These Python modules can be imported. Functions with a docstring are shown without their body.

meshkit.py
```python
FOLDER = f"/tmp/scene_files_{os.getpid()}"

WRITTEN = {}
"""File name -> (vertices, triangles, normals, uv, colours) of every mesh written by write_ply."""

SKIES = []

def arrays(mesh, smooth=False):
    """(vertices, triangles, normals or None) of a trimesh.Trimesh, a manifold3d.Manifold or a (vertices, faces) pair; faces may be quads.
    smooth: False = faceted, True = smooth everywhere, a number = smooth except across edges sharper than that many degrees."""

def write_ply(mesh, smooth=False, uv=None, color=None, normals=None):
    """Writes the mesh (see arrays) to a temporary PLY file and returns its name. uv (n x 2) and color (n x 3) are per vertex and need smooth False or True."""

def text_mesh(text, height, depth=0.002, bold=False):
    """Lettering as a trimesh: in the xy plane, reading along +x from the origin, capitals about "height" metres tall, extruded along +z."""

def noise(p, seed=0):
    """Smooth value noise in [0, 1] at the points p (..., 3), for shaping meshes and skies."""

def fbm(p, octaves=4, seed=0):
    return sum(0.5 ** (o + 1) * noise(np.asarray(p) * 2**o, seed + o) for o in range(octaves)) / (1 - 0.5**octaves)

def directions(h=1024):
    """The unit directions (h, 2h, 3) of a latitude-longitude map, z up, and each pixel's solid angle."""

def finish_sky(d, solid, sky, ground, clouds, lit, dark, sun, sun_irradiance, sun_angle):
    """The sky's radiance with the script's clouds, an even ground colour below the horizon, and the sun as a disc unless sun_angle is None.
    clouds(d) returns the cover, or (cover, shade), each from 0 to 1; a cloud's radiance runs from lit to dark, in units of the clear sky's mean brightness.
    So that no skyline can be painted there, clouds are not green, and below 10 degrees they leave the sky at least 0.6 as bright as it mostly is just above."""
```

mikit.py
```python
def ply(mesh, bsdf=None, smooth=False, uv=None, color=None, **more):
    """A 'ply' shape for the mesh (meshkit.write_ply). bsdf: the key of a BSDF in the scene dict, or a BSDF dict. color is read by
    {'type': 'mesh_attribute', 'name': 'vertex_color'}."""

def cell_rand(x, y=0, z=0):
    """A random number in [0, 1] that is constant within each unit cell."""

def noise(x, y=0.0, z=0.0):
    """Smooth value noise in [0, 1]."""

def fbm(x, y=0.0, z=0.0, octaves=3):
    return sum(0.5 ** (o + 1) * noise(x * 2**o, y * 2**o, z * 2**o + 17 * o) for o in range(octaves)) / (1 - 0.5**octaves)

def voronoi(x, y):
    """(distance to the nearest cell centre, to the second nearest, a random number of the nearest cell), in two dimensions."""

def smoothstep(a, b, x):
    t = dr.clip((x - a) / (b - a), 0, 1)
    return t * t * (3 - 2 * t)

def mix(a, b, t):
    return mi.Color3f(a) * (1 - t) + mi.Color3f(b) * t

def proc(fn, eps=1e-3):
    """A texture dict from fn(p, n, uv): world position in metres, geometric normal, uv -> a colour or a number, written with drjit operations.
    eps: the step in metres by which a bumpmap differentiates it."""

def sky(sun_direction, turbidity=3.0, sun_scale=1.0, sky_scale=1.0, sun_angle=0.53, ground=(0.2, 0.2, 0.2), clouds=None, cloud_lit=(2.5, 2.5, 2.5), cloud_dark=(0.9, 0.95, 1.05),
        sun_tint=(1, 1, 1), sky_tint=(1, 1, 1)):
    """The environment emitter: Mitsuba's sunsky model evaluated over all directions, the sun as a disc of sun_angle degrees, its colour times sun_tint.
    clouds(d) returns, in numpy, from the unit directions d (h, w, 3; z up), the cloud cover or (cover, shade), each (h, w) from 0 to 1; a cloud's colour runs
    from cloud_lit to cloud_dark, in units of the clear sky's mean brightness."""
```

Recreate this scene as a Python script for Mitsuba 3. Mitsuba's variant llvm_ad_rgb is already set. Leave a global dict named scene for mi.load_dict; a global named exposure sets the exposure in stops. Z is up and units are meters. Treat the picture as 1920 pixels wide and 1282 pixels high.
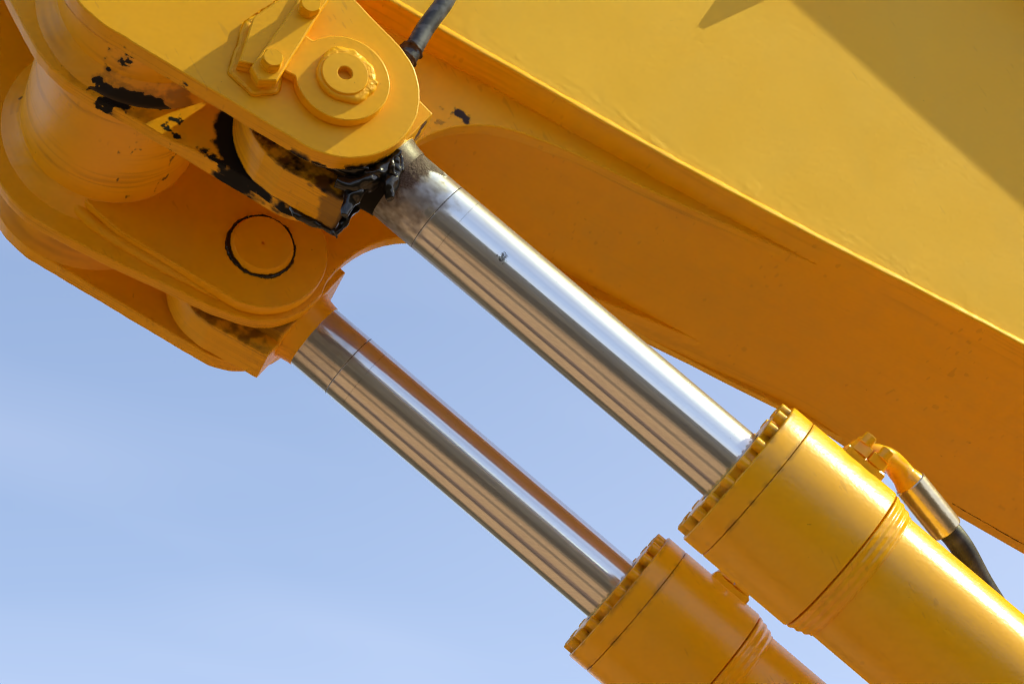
import math, random
import numpy as np, trimesh, manifold3d as m3
import shapely.geometry as sg
from shapely.ops import unary_union
import drjit as dr
import mitsuba as mi, mikit, meshkit
from mikit import proc, noise, fbm, cell_rand, smoothstep, mix, ply

rng = np.random.default_rng(7)
random.seed(7)

# ---------------------------------------------------------------- camera, sky, exposure
# world: x along the boom (towards the machine), y away from the camera (pin axis), z up; origin = centre of the nearer rod eye
CAM = np.array([-0.91132082, -4.03025377, -2.48361552])
ANG_L = np.array([-0.29966729, 0.4240329, 0.85463186])        # the pin axis in camera axes (x right, y down, z forward)
U_C = np.array([0, -ANG_L[2], ANG_L[1]]) / math.hypot(ANG_L[1], ANG_L[2])
M_CW = np.array([np.cross(ANG_L, U_C), ANG_L, U_C])
FWD = M_CW @ np.array([0, 0, 1.0])
T = mi.ScalarTransform4f
scene, labels = {}, {}
scene['camera'] = {'type': 'perspective', 'fov': math.degrees(2 * math.atan(960 / 5041.0)), 'fov_axis': 'x', 'near_clip': 0.05, 'far_clip': 4000.0,
                   'to_world': T().look_at(origin=CAM.tolist(), target=(CAM + FWD).tolist(), up=[0, 0, 1])}
SUN = np.array([0.70, -0.20, 0.69])


def cloud_fn(d):
    v = d / np.maximum(np.abs(d[..., 2:3]) + 0.12, 0.12)
    q = np.stack([v[..., 0] * 1.3 + 0.4 * v[..., 1], v[..., 1] * 3.2 - 0.8 * v[..., 0], 0 * v[..., 0]], -1).reshape(-1, 3)
    n = meshkit.fbm(q * 1.0 + 3.1).reshape(d.shape[:2])
    n = (n - n.min()) / (n.max() - n.min() + 1e-9)
    return np.clip((n - 0.30) * 1.1, 0, 1) * 0.24 + 0.14 * np.clip((d[..., 0] - 0.20) / 0.45, 0, 1)


scene['sky'] = mikit.sky(SUN.tolist(), turbidity=3.0, sky_tint=(1.80, 1.46, 1.32), sun_scale=0.82, sun_tint=(1.0, 1.20, 0.88), clouds=cloud_fn, cloud_lit=(2.6, 2.5, 2.6), cloud_dark=(2.2, 2.2, 2.3), ground=(0.26, 0.2, 0.14))
exposure = 2.2

# ---------------------------------------------------------------- frame of the cylinders
RW = np.array([0.798439414, 0, -0.602075166])      # along the rods
PW = np.array([0.602075167, 0, 0.798439414])       # across them, up
YW = np.array([0, 1.0, 0])
D = 0.63314                                        # distance between the two cylinders
TUBE = np.array([-0.312, 0.218])                   # centre of the cross tube in (x, z)


# ---------------------------------------------------------------- mesh helpers
def obj(key, mesh, bsdf, smooth=False, **more):
    k, i = key, 0
    while k in scene:
        i += 1
        k = f'{key}_{i:03d}'
    scene[k] = ply(mesh, bsdf, smooth=smooth, **more)
    return k


def resample(p, step):
    """closed outline -> even spacing, corners kept roughly"""
    p = np.asarray(p, float)
    q = []
    for a, b in zip(p, np.roll(p, -1, 0)):
        n = max(1, int(round(np.linalg.norm(b - a) / step)))
        for i in range(n):
            q.append(a + (b - a) * i / n)
    return np.array(q)


def ccw(p):
    p = np.asarray(p, float)
    x, y = p[:, 0], p[:, 1]
    return p if (x * np.roll(y, -1) - y * np.roll(x, -1)).sum() > 0 else p[::-1]


def vnormals(p):
    e = np.roll(p, -1, 0) - p
    e /= np.maximum(np.linalg.norm(e, axis=1, keepdims=True), 1e-9)
    n = np.stack([e[:, 1], -e[:, 0]], 1)
    m = n + np.roll(n, 1, 0)
    m /= np.maximum(np.linalg.norm(m, axis=1, keepdims=True), 1e-9)
    c = np.clip((m * n).sum(1, keepdims=True), 0.5, 1)
    return m / c


def n1(x, seed=0):
    i = np.floor(x).astype(int)
    f = x - i
    f = f * f * (3 - 2 * f)
    h = lambda k: np.modf(np.abs(np.sin((k * 127.1 + seed * 311.7)) * 43758.5453))[0]
    return h(i) * (1 - f) + h(i + 1) * f - 0.5


def plate(outline, y0, y1, bevel=0.003, step=0.006, wob=0.0008, seed=0, hole=None):
    """a flame-cut plate lying across y: outline in (x, z), rounded edges, slightly uneven cut"""
    p = resample(ccw(outline), step)
    n = vnormals(p)
    s = np.r_[0, np.cumsum(np.linalg.norm(np.diff(p, axis=0), axis=1))]
    w0 = wob * (n1(s / 0.021, seed) + 0.6 * n1(s / 0.008, seed + 1))
    w1 = wob * (n1(s / 0.021, seed + 2) + 0.6 * n1(s / 0.008, seed + 3))
    b = bevel
    rings = []
    for k, (ins, y) in enumerate(((b, y0), (b * 0.3, y0 + b * 0.3), (0, y0 + b), (0, y1 - b), (b * 0.3, y1 - b * 0.3), (b, y1))):
        w = w0 if k < 3 else w1
        q = p - n * (ins + w)[:, None] if np.ndim(ins + w) else p
        rings.append(np.c_[q[:, 0], np.full(len(q), y), q[:, 1]])
    N = len(p)
    V = np.vstack(rings)
    F = []
    i = np.arange(N)
    j = (i + 1) % N
    for k in range(len(rings) - 1):
        a, c = k * N, (k + 1) * N
        F += [np.c_[a + i, a + j, c + j], np.c_[a + i, c + j, c + i]]
    tri = np.array(m3.triangulate([rings[0][:, [0, 2]].tolist()]))
    F.append(tri)
    tri2 = np.array(m3.triangulate([rings[-1][:, [0, 2]].tolist()]))
    F.append(tri2[:, ::-1] + (len(rings) - 1) * N)
    mesh = trimesh.Trimesh(V, np.vstack(F), process=False)
    if mesh.volume < 0:
        mesh.invert()
    return mesh


def lathe(profile, n=96, wob=None):
    """profile: list of (t, r) along +z; closed at both ends if r=0"""
    pr = np.asarray(profile, float)
    a = np.linspace(0, 2 * np.pi, n, endpoint=False)
    V = []
    for k, (t, r) in enumerate(pr):
        rr = np.full(n, r)
        if wob is not None:
            rr = rr + wob(k, t, a)
        V.append(np.c_[rr * np.cos(a), rr * np.sin(a), np.full(n, t)])
    V = np.vstack(V)
    i = np.arange(n)
    j = (i + 1) % n
    F = []
    for k in range(len(pr) - 1):
        A, B = k * n, (k + 1) * n
        F += [np.c_[A + i, A + j, B + j], np.c_[A + i, B + j, B + i]]
    m = trimesh.Trimesh(V, np.vstack(F), process=False)
    m.merge_vertices()
    m.update_faces(m.nondegenerate_faces())
    if m.volume < 0:
        m.invert()
    return m


def frame(org, zdir, xdir=None):
    z = np.asarray(zdir, float)
    z = z / np.linalg.norm(z)
    x = np.asarray(xdir if xdir is not None else ([0, 1, 0] if abs(z[1]) < 0.9 else [1, 0, 0]), float)
    x = x - z * (x @ z)
    x /= np.linalg.norm(x)
    m = np.eye(4)
    m[:3, 0], m[:3, 1], m[:3, 2], m[:3, 3] = x, np.cross(z, x), z, org
    return m


def place(mesh, org, zdir, xdir=None):
    m = mesh.copy()
    m.apply_transform(frame(org, zdir, xdir))
    return m


def spline(pts, n):
    from scipy.interpolate import CubicSpline
    p = np.asarray(pts, float)
    s = np.r_[0, np.cumsum(np.linalg.norm(np.diff(p, axis=0), axis=1))]
    return CubicSpline(s, p)(np.linspace(0, s[-1], n))


def tube(path, rad, n=24, lump=None):
    p = np.asarray(path, float)
    r = np.broadcast_to(np.asarray(rad, float), (len(p),))
    t = np.gradient(p, axis=0)
    t /= np.linalg.norm(t, axis=1, keepdims=True)
    x = np.cross(t[0], [0.31, 0.2, 0.9])
    x /= np.linalg.norm(x)
    V = []
    a = np.linspace(0, 2 * np.pi, n, endpoint=False)
    for k in range(len(p)):
        x = x - t[k] * (x @ t[k])
        x /= np.linalg.norm(x)
        y = np.cross(t[k], x)
        rr = r[k] * (1 + (lump(k, a) if lump else 0))
        V.append(p[k] + np.outer(np.cos(a) * rr, x) + np.outer(np.sin(a) * rr, y))
    m = len(p)
    V = np.vstack(V + [p[:1], p[-1:]])
    i = np.arange(n)
    j = (i + 1) % n
    F = []
    for k in range(m - 1):
        A, B = k * n, (k + 1) * n
        F += [np.c_[A + i, A + j, B + j], np.c_[A + i, B + j, B + i]]
    F += [np.c_[np.full(n, m * n), j, i], np.c_[np.full(n, m * n + 1), (m - 1) * n + i, (m - 1) * n + j]]
    q = trimesh.Trimesh(V, np.vstack(F), process=False)
    if q.volume < 0:
        q.invert()
    return q


def cat(*ms):
    return trimesh.util.concatenate(list(ms))


def cut_box(org, size, zdir=(0, 0, 1), xdir=None, b=0.002):
    """a box with rounded edges (hull of inset corners)"""
    sx, sy, sz = np.array(size) / 2
    pts = []
    for x in (-1, 1):
        for y in (-1, 1):
            for z in (-1, 1):
                for k in range(3):
                    o = np.array([sx, sy, sz]) - b
                    o[k] += b
                    pts.append([x * o[0], y * o[1], z * o[2]])
    return place(trimesh.convex.convex_hull(np.array(pts)), org, zdir, xdir)


def hexbolt(af, h, washer_r, washer_h):
    """head standing along +z from z=0"""
    R = af / 2 / math.cos(math.pi / 6)
    a = np.arange(6) * math.pi / 3
    c = 0.10 * af
    pts = []
    for k in range(6):
        for s in (-0.06, 0.06):
            pts += [[R * math.cos(a[k] + s), R * math.sin(a[k] + s), z] for z in (washer_h, washer_h + h - 0.12 * af)]
    top = [[(af / 2 - 0.01 * af) * math.cos(t), (af / 2 - 0.01 * af) * math.sin(t), washer_h + h] for t in np.linspace(0, 2 * np.pi, 24, endpoint=False)]
    head = trimesh.convex.convex_hull(np.array(pts + top))
    w = lathe([(0, 0), (0, washer_r), (washer_h - 0.0007, washer_r), (washer_h + 0.0002, washer_r - 0.001), (washer_h + 0.0002, 0)], 40)
    return cat(head, w)


def circle_pts(c, r, n=96):
    a = np.linspace(0, 2 * np.pi, n, endpoint=False)
    return np.c_[c[0] + r * np.cos(a), c[1] + r * np.sin(a)]


def hull2(*sets):
    return np.array(sg.MultiPoint(np.vstack(sets)).convex_hull.exterior.coords)[:-1]


# ---------------------------------------------------------------- materials
YEL = (0.76, 0.374, 0.002)


def paint(p, stains=None, tone=1.0, dust=0.12):
    big = fbm(p.x * 3.1, p.y * 3.1, p.z * 3.1, 3)
    fine = noise(p.x * 160, p.y * 160, p.z * 160)
    c = mix(tuple(v * tone * 0.95 for v in YEL), tuple(v * tone * 1.06 for v in YEL), big)
    grime = smoothstep(0.62, 0.9, fbm(p.x * 9 + 4, p.y * 9, p.z * 9, 4)) * dust
    c = mix(c, mi.Color3f(0.20, 0.11, 0.03), grime)
    dusty = smoothstep(0.42, 0.72, fbm(p.x * 17 + 3, p.y * 17, p.z * 9, 4))
    c = mix(c, mi.Color3f(0.60, 0.36, 0.05), dusty * 0.16)
    speck = smoothstep(0.962, 0.985, noise(p.x * 120 + 11, p.y * 120, p.z * 120)) * smoothstep(0.45, 0.75, noise(p.x * 8, p.y * 8 + 3, p.z * 8))
    c = mix(c, mi.Color3f(0.10, 0.05, 0.015), speck * 0.55)
    scr = smoothstep(0.80, 0.86, noise(p.x * 210 + p.z * 130, p.z * 26 - p.x * 30, p.y * 40)) * smoothstep(0.60, 0.72, noise(p.x * 14 + 9, p.y * 14, p.z * 14))
    c = mix(c, mi.Color3f(0.45, 0.22, 0.02), scr * 0.3)
    return c * (0.985 + 0.03 * fine)


GREASE = (0.006, 0.0052, 0.0045)
RUST = (0.055, 0.025, 0.014)


def grain(p, n):
    """brushed / flame-cut grain that runs along plate edges (which face away from y)"""
    edge = smoothstep(0.5, 0.2, dr.abs(n.y))
    g = noise(p.y * 520, p.x * 7, p.z * 7) * 0.4 + noise(p.y * 190 + 5, p.x * 5, p.z * 5) * 0.3 + noise(p.y * 60 + 2, p.x * 3, p.z * 3) * 0.3
    return edge, g


def seg(x, z, x0, z0, x1, z1):
    """distance to a segment in the (x, z) plane"""
    dx, dz = x1 - x0, z1 - z0
    t = dr.clip(((x - x0) * dx + (z - z0) * dz) / (dx * dx + dz * dz), 0, 1)
    return dr.sqrt(dr.square(x - x0 - t * dx) + dr.square(z - z0 - t * dz))


def blot(d, size, rag):
    return smoothstep(-0.002, 0.005, size + rag - d)


def c_plain(p, n, uv):
    edge, g = grain(p, n)
    c = paint(p)
    return mix(c, mi.Color3f(0.30, 0.125, 0.008), edge * smoothstep(0.45, 0.8, g) * 0.4)


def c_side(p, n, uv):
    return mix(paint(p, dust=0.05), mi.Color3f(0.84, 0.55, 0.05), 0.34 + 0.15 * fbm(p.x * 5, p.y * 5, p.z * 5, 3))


def c_lug(p, n, uv):
    """outer lug plate: dirt on the cut edge, grease at its rounded end"""
    edge, g = grain(p, n)
    c = paint(p, dust=0.10)
    c = mix(c, mi.Color3f(0.28, 0.115, 0.008), edge * smoothstep(0.45, 0.8, g) * 0.45)
    rag = (fbm(p.x * 60, p.y * 60, p.z * 60, 3) - 0.5)
    low = smoothstep(0.1, -0.3, p.y - 0.3)
    c = mix(c, mi.Color3f(*GREASE), edge * blot(seg(p.x, p.z, -0.08, -0.135, 0.09, -0.125), 0.016, rag * 0.09) * smoothstep(-0.106, -0.088, p.y + rag * 0.03) * low)
    c = mix(c, mi.Color3f(0.03, 0.02, 0.01), edge * blot(seg(p.x, p.z, -0.40, 0.045, -0.37, 0.03), 0.006, rag * 0.03) * low)
    c = mix(c, mi.Color3f(0.03, 0.02, 0.01), edge * blot(seg(p.x, p.z, -0.285, -0.012, -0.262, -0.024), 0.005, rag * 0.03) * low)
    return c


def c_bracket(p, n, uv):
    """inner bracket plates: grease thrown off the rod eye and along the tube weld"""
    edge, g = grain(p, n)
    c = paint(p)
    c = mix(c, mi.Color3f(0.30, 0.125, 0.008), edge * smoothstep(0.45, 0.8, g) * 0.4)
    near = smoothstep(0.2, 0.15, p.y)
    rag = (fbm(p.x * 62, p.y * 62, p.z * 62, 5) - 0.5)
    r = dr.sqrt(p.x * p.x + p.z * p.z)
    ring = smoothstep(0.006, -0.005, dr.abs(r - 0.158) - 0.020 - rag * 0.028) * smoothstep(0.02, -0.03, p.x)
    edgeline = blot(seg(p.x, p.z, -0.195, -0.060, -0.02, -0.137), 0.012, rag * 0.03) * smoothstep(0.004, -0.003, p.y - 0.083 - 0.030 * smoothstep(-0.16, -0.06, p.x) - rag * 0.06)
    m = dr.maximum(ring, edgeline)
    m = dr.maximum(m, blot(seg(p.x, p.z, -0.445, 0.080, -0.415, 0.054), 0.006, rag * 0.07))
    m = dr.maximum(m, blot(seg(p.x, p.z, -0.415, 0.050, -0.350, 0.014), 0.006, rag * 0.06))
    m = dr.maximum(m, blot(seg(p.x, p.z, -0.372, 0.024, -0.338, 0.008), 0.010, rag * 0.08))
    m = dr.maximum(m, blot(seg(p.x, p.z, -0.270, 0.006, -0.246, -0.003), 0.003, rag * 0.06))
    m = dr.maximum(m, blot(seg(p.x, p.z, -0.262, -0.022, -0.246, -0.034), 0.005, rag * 0.06))
    m = dr.maximum(m, blot(seg(p.x, p.z, -0.285, 0.022, -0.280, 0.018), 0.003, rag * 0.05))
    # chipped, rusty patch on the gusset
    chip = dr.maximum(blot(seg(p.x, p.z, 0.272, 0.108, 0.288, 0.099), 0.0115, rag * 0.028), blot(seg(p.x, p.z, 0.264, 0.108, 0.284, 0.110), 0.005, rag * 0.02))
    faint = blot(seg(p.x, p.z, 0.236, 0.128, 0.247, 0.104), 0.0015, rag * 0.04) * 0.5 + blot(seg(p.x, p.z, 0.222, 0.082, 0.255, 0.084), 0.002, rag * 0.06) * 0.5
    c = mix(c, mi.Color3f(0.030, 0.015, 0.010), dr.clip(chip + faint, 0, 1) * near)
    halo = smoothstep(0.40, 0.75, fbm(p.x * 30, p.y * 30, p.z * 30, 4) + 0.25 * smoothstep(0.05, 0.0, seg(p.x, p.z, -0.44, 0.07, -0.30, 0.0)) - 0.22) * smoothstep(0.10, 0.02, seg(p.x, p.z, -0.44, 0.07, -0.10, -0.08))
    c = mix(c, mi.Color3f(0.10, 0.045, 0.012), halo * near * 0.55)
    c = mix(c, mi.Color3f(*GREASE), m * near)
    # far plate: smear of grease seen in the slot
    far = smoothstep(0.3, 0.4, p.y)
    slot = blot(seg(p.x, p.z, -0.17, -0.02, -0.12, -0.06), 0.02, rag * 0.09) * smoothstep(0.55, 0.57, p.y)
    rr = smoothstep(0.002, -0.001, dr.abs(r - 0.0665) - 0.0012 - dr.maximum(rag, -0.1) * 0.012) * smoothstep(0.47, 0.48, p.y)
    return mix(c, mi.Color3f(*GREASE), dr.maximum(slot, rr) * far)


def c_tube(p, n, uv):
    c = paint(p)
    ang = dr.atan2(p.z - 0.218, p.x + 0.312)
    streak = noise(p.y * 160, ang * 2.2, 0.0) * 0.4 + noise(p.y * 45, ang * 1.5 + 7, 1.0) * 0.3 + noise(p.y * 19, ang * 1.2, 4.0) * 0.3
    c = mix(c, mi.Color3f(0.26, 0.10, 0.008), smoothstep(0.48, 0.85, streak) * 0.40)
    rag = fbm(p.x * 50, p.y * 50, p.z * 50, 4)
    near = smoothstep(0.10, 0.07, p.y)
    th = smoothstep(0.46, 0.70, rag + 0.25 * smoothstep(0.02, 0.076, p.y) - 0.6 * smoothstep(-2.0, -2.2, ang) - 0.6 * smoothstep(-1.2, -0.9, ang)) * near
    c = mix(c, mi.Color3f(0.12, 0.055, 0.012), th * 0.55)
    spots = smoothstep(0.72, 0.80, rag) * near * smoothstep(-1.95, -1.85, ang) * smoothstep(-0.9, -1.05, ang)
    w = smoothstep(0.60, 0.64, rag + 0.42 * smoothstep(0.050, 0.078, p.y) - 0.5 * smoothstep(-2.02, -2.16, ang) - 0.5 * smoothstep(-1.50, -1.25, ang)) * near
    far = smoothstep(0.2, 0.25, p.y)
    sp2 = smoothstep(0.70, 0.76, fbm(p.x * 60, p.y * 30, p.z * 60, 3)) * far * smoothstep(-1.75, -1.5, ang) * 0.8
    return mix(c, mi.Color3f(*GREASE), dr.clip(spots + w + sp2, 0, 1))


def c_eye(p, n, uv):
    yl = dr.select(p.y > 0.3, p.y - 0.63314, p.y)
    c = paint(p)
    edge = smoothstep(0.5, 0.2, dr.abs(n.y))
    g = noise(p.y * 380, p.x * 5, p.z * 5) * 0.4 + noise(p.y * 120, p.x * 4, p.z * 4) * 0.35 + noise(p.y * 45, p.x * 3, p.z * 3) * 0.25
    c = mix(c, mi.Color3f(0.27, 0.115, 0.010), edge * smoothstep(0.42, 0.8, g) * 0.5)
    rag = fbm(p.x * 40, p.y * 40, p.z * 40, 4) - 0.5
    t = p.x * 0.79844 - p.z * 0.60208
    h = p.x * 0.60208 + p.z * 0.79844
    nearm = smoothstep(0.3, 0.2, p.y)
    m = smoothstep(-0.027, -0.035, yl + rag * 0.022) * smoothstep(0.05, -0.01, h + rag * 0.1) * smoothstep(0.144, 0.134, t) * (0.6 + 0.4 * nearm)
    pt = m * smoothstep(0.60, 0.72, fbm(p.x * 28, p.y * 28, p.z * 28, 3)) * 0.75
    ends = smoothstep(0.136, 0.1435, t + rag * 0.006) * smoothstep(0.03, -0.02, h + rag * 0.08) * nearm
    farw = smoothstep(0.064, 0.070, yl + rag * 0.02) * nearm * smoothstep(-0.05, -0.11, h + rag * 0.03)
    c = mix(c, mi.Color3f(*GREASE), dr.clip(m + ends + farw, 0, 1))
    c = mix(c, mi.Color3f(0.15, 0.055, 0.008), pt)
    oil = smoothstep(0.085, 0.105, t + rag * 0.08 - yl * 0.3) * smoothstep(-0.11, -0.118, h) * nearm
    c = mix(c, mi.Color3f(0.10, 0.055, 0.018), oil * 0.7)
    rb = mix(mi.Color3f(0.055, 0.036, 0.027), mi.Color3f(0.135, 0.095, 0.075), noise(p.x * 480, p.y * 480, p.z * 480))
    nk = smoothstep(0.1448, 0.1460, t) * nearm * smoothstep(-0.055, -0.035, h + rag * 0.03)
    tip = smoothstep(0.080, 0.084, h) * smoothstep(0.1425, 0.1440, t) * nearm * smoothstep(0.0, -0.02, p.y + rag * 0.05) * smoothstep(0.104, 0.098, h + rag * 0.02)
    return mix(c, rb, dr.clip(nk + tip, 0, 1))


def rod_masks(p):
    far = p.y > 0.3
    y = dr.select(far, p.y - 0.63314, p.y)
    t = p.x * 0.79844 - p.z * 0.60208
    h = p.x * 0.60208 + p.z * 0.79844
    ang = dr.atan2(h, -y)
    line = smoothstep(0.0011, 0.0005, dr.abs(t - 0.2685 - 0.0006 * dr.sin(ang * 2)))
    line2 = smoothstep(0.0008, 0.0003, dr.abs(t - 0.3110)) * smoothstep(0.42, 0.55, noise(ang * 2.2 + 3, 0.3)) * 0.55
    rag = fbm(t * 45, ang * 3.2, 2.0, 4) - 0.5
    rust = smoothstep(0.010, -0.010, t - 0.206 - 0.030 * smoothstep(-0.4, 0.9, ang) + rag * 0.045) * smoothstep(-1.5, -0.7, ang + rag) * dr.select(far, 0.0, 1.0)
    haze_ = smoothstep(0.035, -0.035, t - 0.258 + 0.045 * smoothstep(0.0, 0.5, ang) + rag * 0.10) * dr.select(far, 0.35, 1.0)
    return t, ang, line, line2, rust, haze_, rag


def c_rod(p, n, uv):
    t, ang, line, line2, rust, haze_, rag = rod_masks(p)
    streak = noise(ang * 46, t * 1.3, 0.5) * 0.6 + noise(ang * 130, t * 2.2, 1.5) * 0.4
    c = mix(mi.Color3f(0.59, 0.63, 0.685), mi.Color3f(0.68, 0.73, 0.79), streak)
    smud = smoothstep(0.45, 0.75, fbm(t * 9 + ang * 1.5, ang * 5 - t * 4, 4.0, 4)) * smoothstep(0.62, 0.2, t)
    c = mix(c, mi.Color3f(0.50, 0.46, 0.42), smud * 0.45)
    c = mix(c, mi.Color3f(0.16, 0.138, 0.122), dr.clip(haze_ * (0.60 + 0.4 * noise(t * 120, ang * 14, 3.0)), 0, 1) * 0.9)
    spot = smoothstep(0.985, 0.993, noise(t * 120, ang * 16, 9.0))
    md = dr.sqrt(dr.square((t - 0.409) / 0.010) + dr.square((ang + 0.26) / 0.13)) + 1.4 * (noise(t * 420, ang * 34, 5.0) - 0.5)
    mark = smoothstep(0.75, 0.5, md) * dr.select(p.y > 0.3, 0.0, 1.0)
    c = mix(c, mi.Color3f(0.05, 0.045, 0.04), dr.clip(line + line2 + spot * 0.8 + mark, 0, 1) * 0.9)
    rb = mix(mi.Color3f(0.055, 0.036, 0.027), mi.Color3f(0.135, 0.095, 0.075), noise(t * 500, ang * 40, 2.0))
    rb = mix(rb, mi.Color3f(0.045, 0.028, 0.020), smoothstep(0.55, 0.9, noise(t * 330, ang * 26, 6.0)) * 0.5)
    return mix(c, rb, rust)


def m_rod(p, n, uv):
    t, ang, line, line2, rust, haze_, rag = rod_masks(p)
    return mi.Float(dr.clip(0.97 - 0.90 * rust - 0.30 * haze_ - 0.4 * line, 0, 1))


def r_rod(p, n, uv):
    t, ang, line, line2, rust, haze_, rag = rod_masks(p)
    streak = noise(ang * 60, t * 1.1, 7.5)
    far = dr.select(p.y > 0.3, 0.0, 1.0)
    return mi.Float(0.040 + 0.03 * streak + 0.32 * haze_ * far + 0.10 * haze_ + 0.5 * rust)


def r_rod2(p, n, uv):
    t, ang, line, line2, rust, haze_, rag = rod_masks(p)
    return mi.Float(0.36 + 0.44 * rust)


def b_paint(p, n, uv):
    return (fbm(p.x * 170, p.y * 170, p.z * 170, 2) - 0.5) * 0.24 + (fbm(p.x * 34, p.y * 34, p.z * 34, 2) - 0.5) * 0.14


def b_side(p, n, uv):
    """sprayed skin plus brushed-out filler near the lower edge"""
    d = p.z - (0.155 - 0.44 * (p.x - 0.396))
    u = p.x * 0.915 - p.z * 0.40
    near = smoothstep(0.11, 0.02, d)
    strokes = noise(u * 30 + d * 60, d * 90, 1.0) * near * 3.0 + smoothstep(0.72, 0.9, noise(u * 55, d * 40 + u * 9, 5.0)) * near * 3.0
    return (fbm(p.x * 150, p.y * 150, p.z * 150, 2) - 0.5) * 0.30 + (fbm(p.x * 22, p.y * 22, p.z * 22, 2) - 0.5) * 0.16 + strokes * 0.11


def b_edge(p, n, uv):
    edge, g = grain(p, n)
    return (g - 0.5) * edge * 0.28 + b_paint(p, n, uv)


def b_weld(p, n, uv):
    return (fbm(p.x * 95, p.y * 95, p.z * 95, 3) - 0.5) * 4 + b_paint(p, n, uv)


def b_rod(p, n, uv):
    t, ang, line, line2, rust, haze_, rag = rod_masks(p)
    return (noise(ang * 70, t * 0.8, 3.5) - 0.5) * 0.035 + (noise(ang * 22, t * 1.6, 8.5) - 0.5) * 0.06 + (noise(ang * 8, t * 4.0, 2.5) - 0.5) * 0.10 + (noise(t * 420, ang * 30, 1.0) - 0.5) * 1.6 * rust - line * 0.6


def r_greasy(col):
    def f(p, n, uv):
        c = col(p, n, uv)
        return dr.select(c.x < 0.03, 0.85, 0.36 + 0.10 * noise(p.x * 12, p.y * 12, p.z * 12))
    return f


def s_greasy(col):
    def f(p, n, uv):
        return dr.select(col(p, n, uv).x < 0.06, 0.06, 0.28)
    return f


def bump(inner, fn, eps=0.0006):
    return {'type': 'twosided', 'b': {'type': 'bumpmap', 'arbitrary': proc(fn, eps), 'scale': 0.001, 'bsdf': inner}}


def painted(col, bmp, spec=0.22):
    return bump({'type': 'principled', 'base_color': proc(col), 'roughness': proc(r_greasy(col)), 'specular': spec}, bmp)


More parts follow.
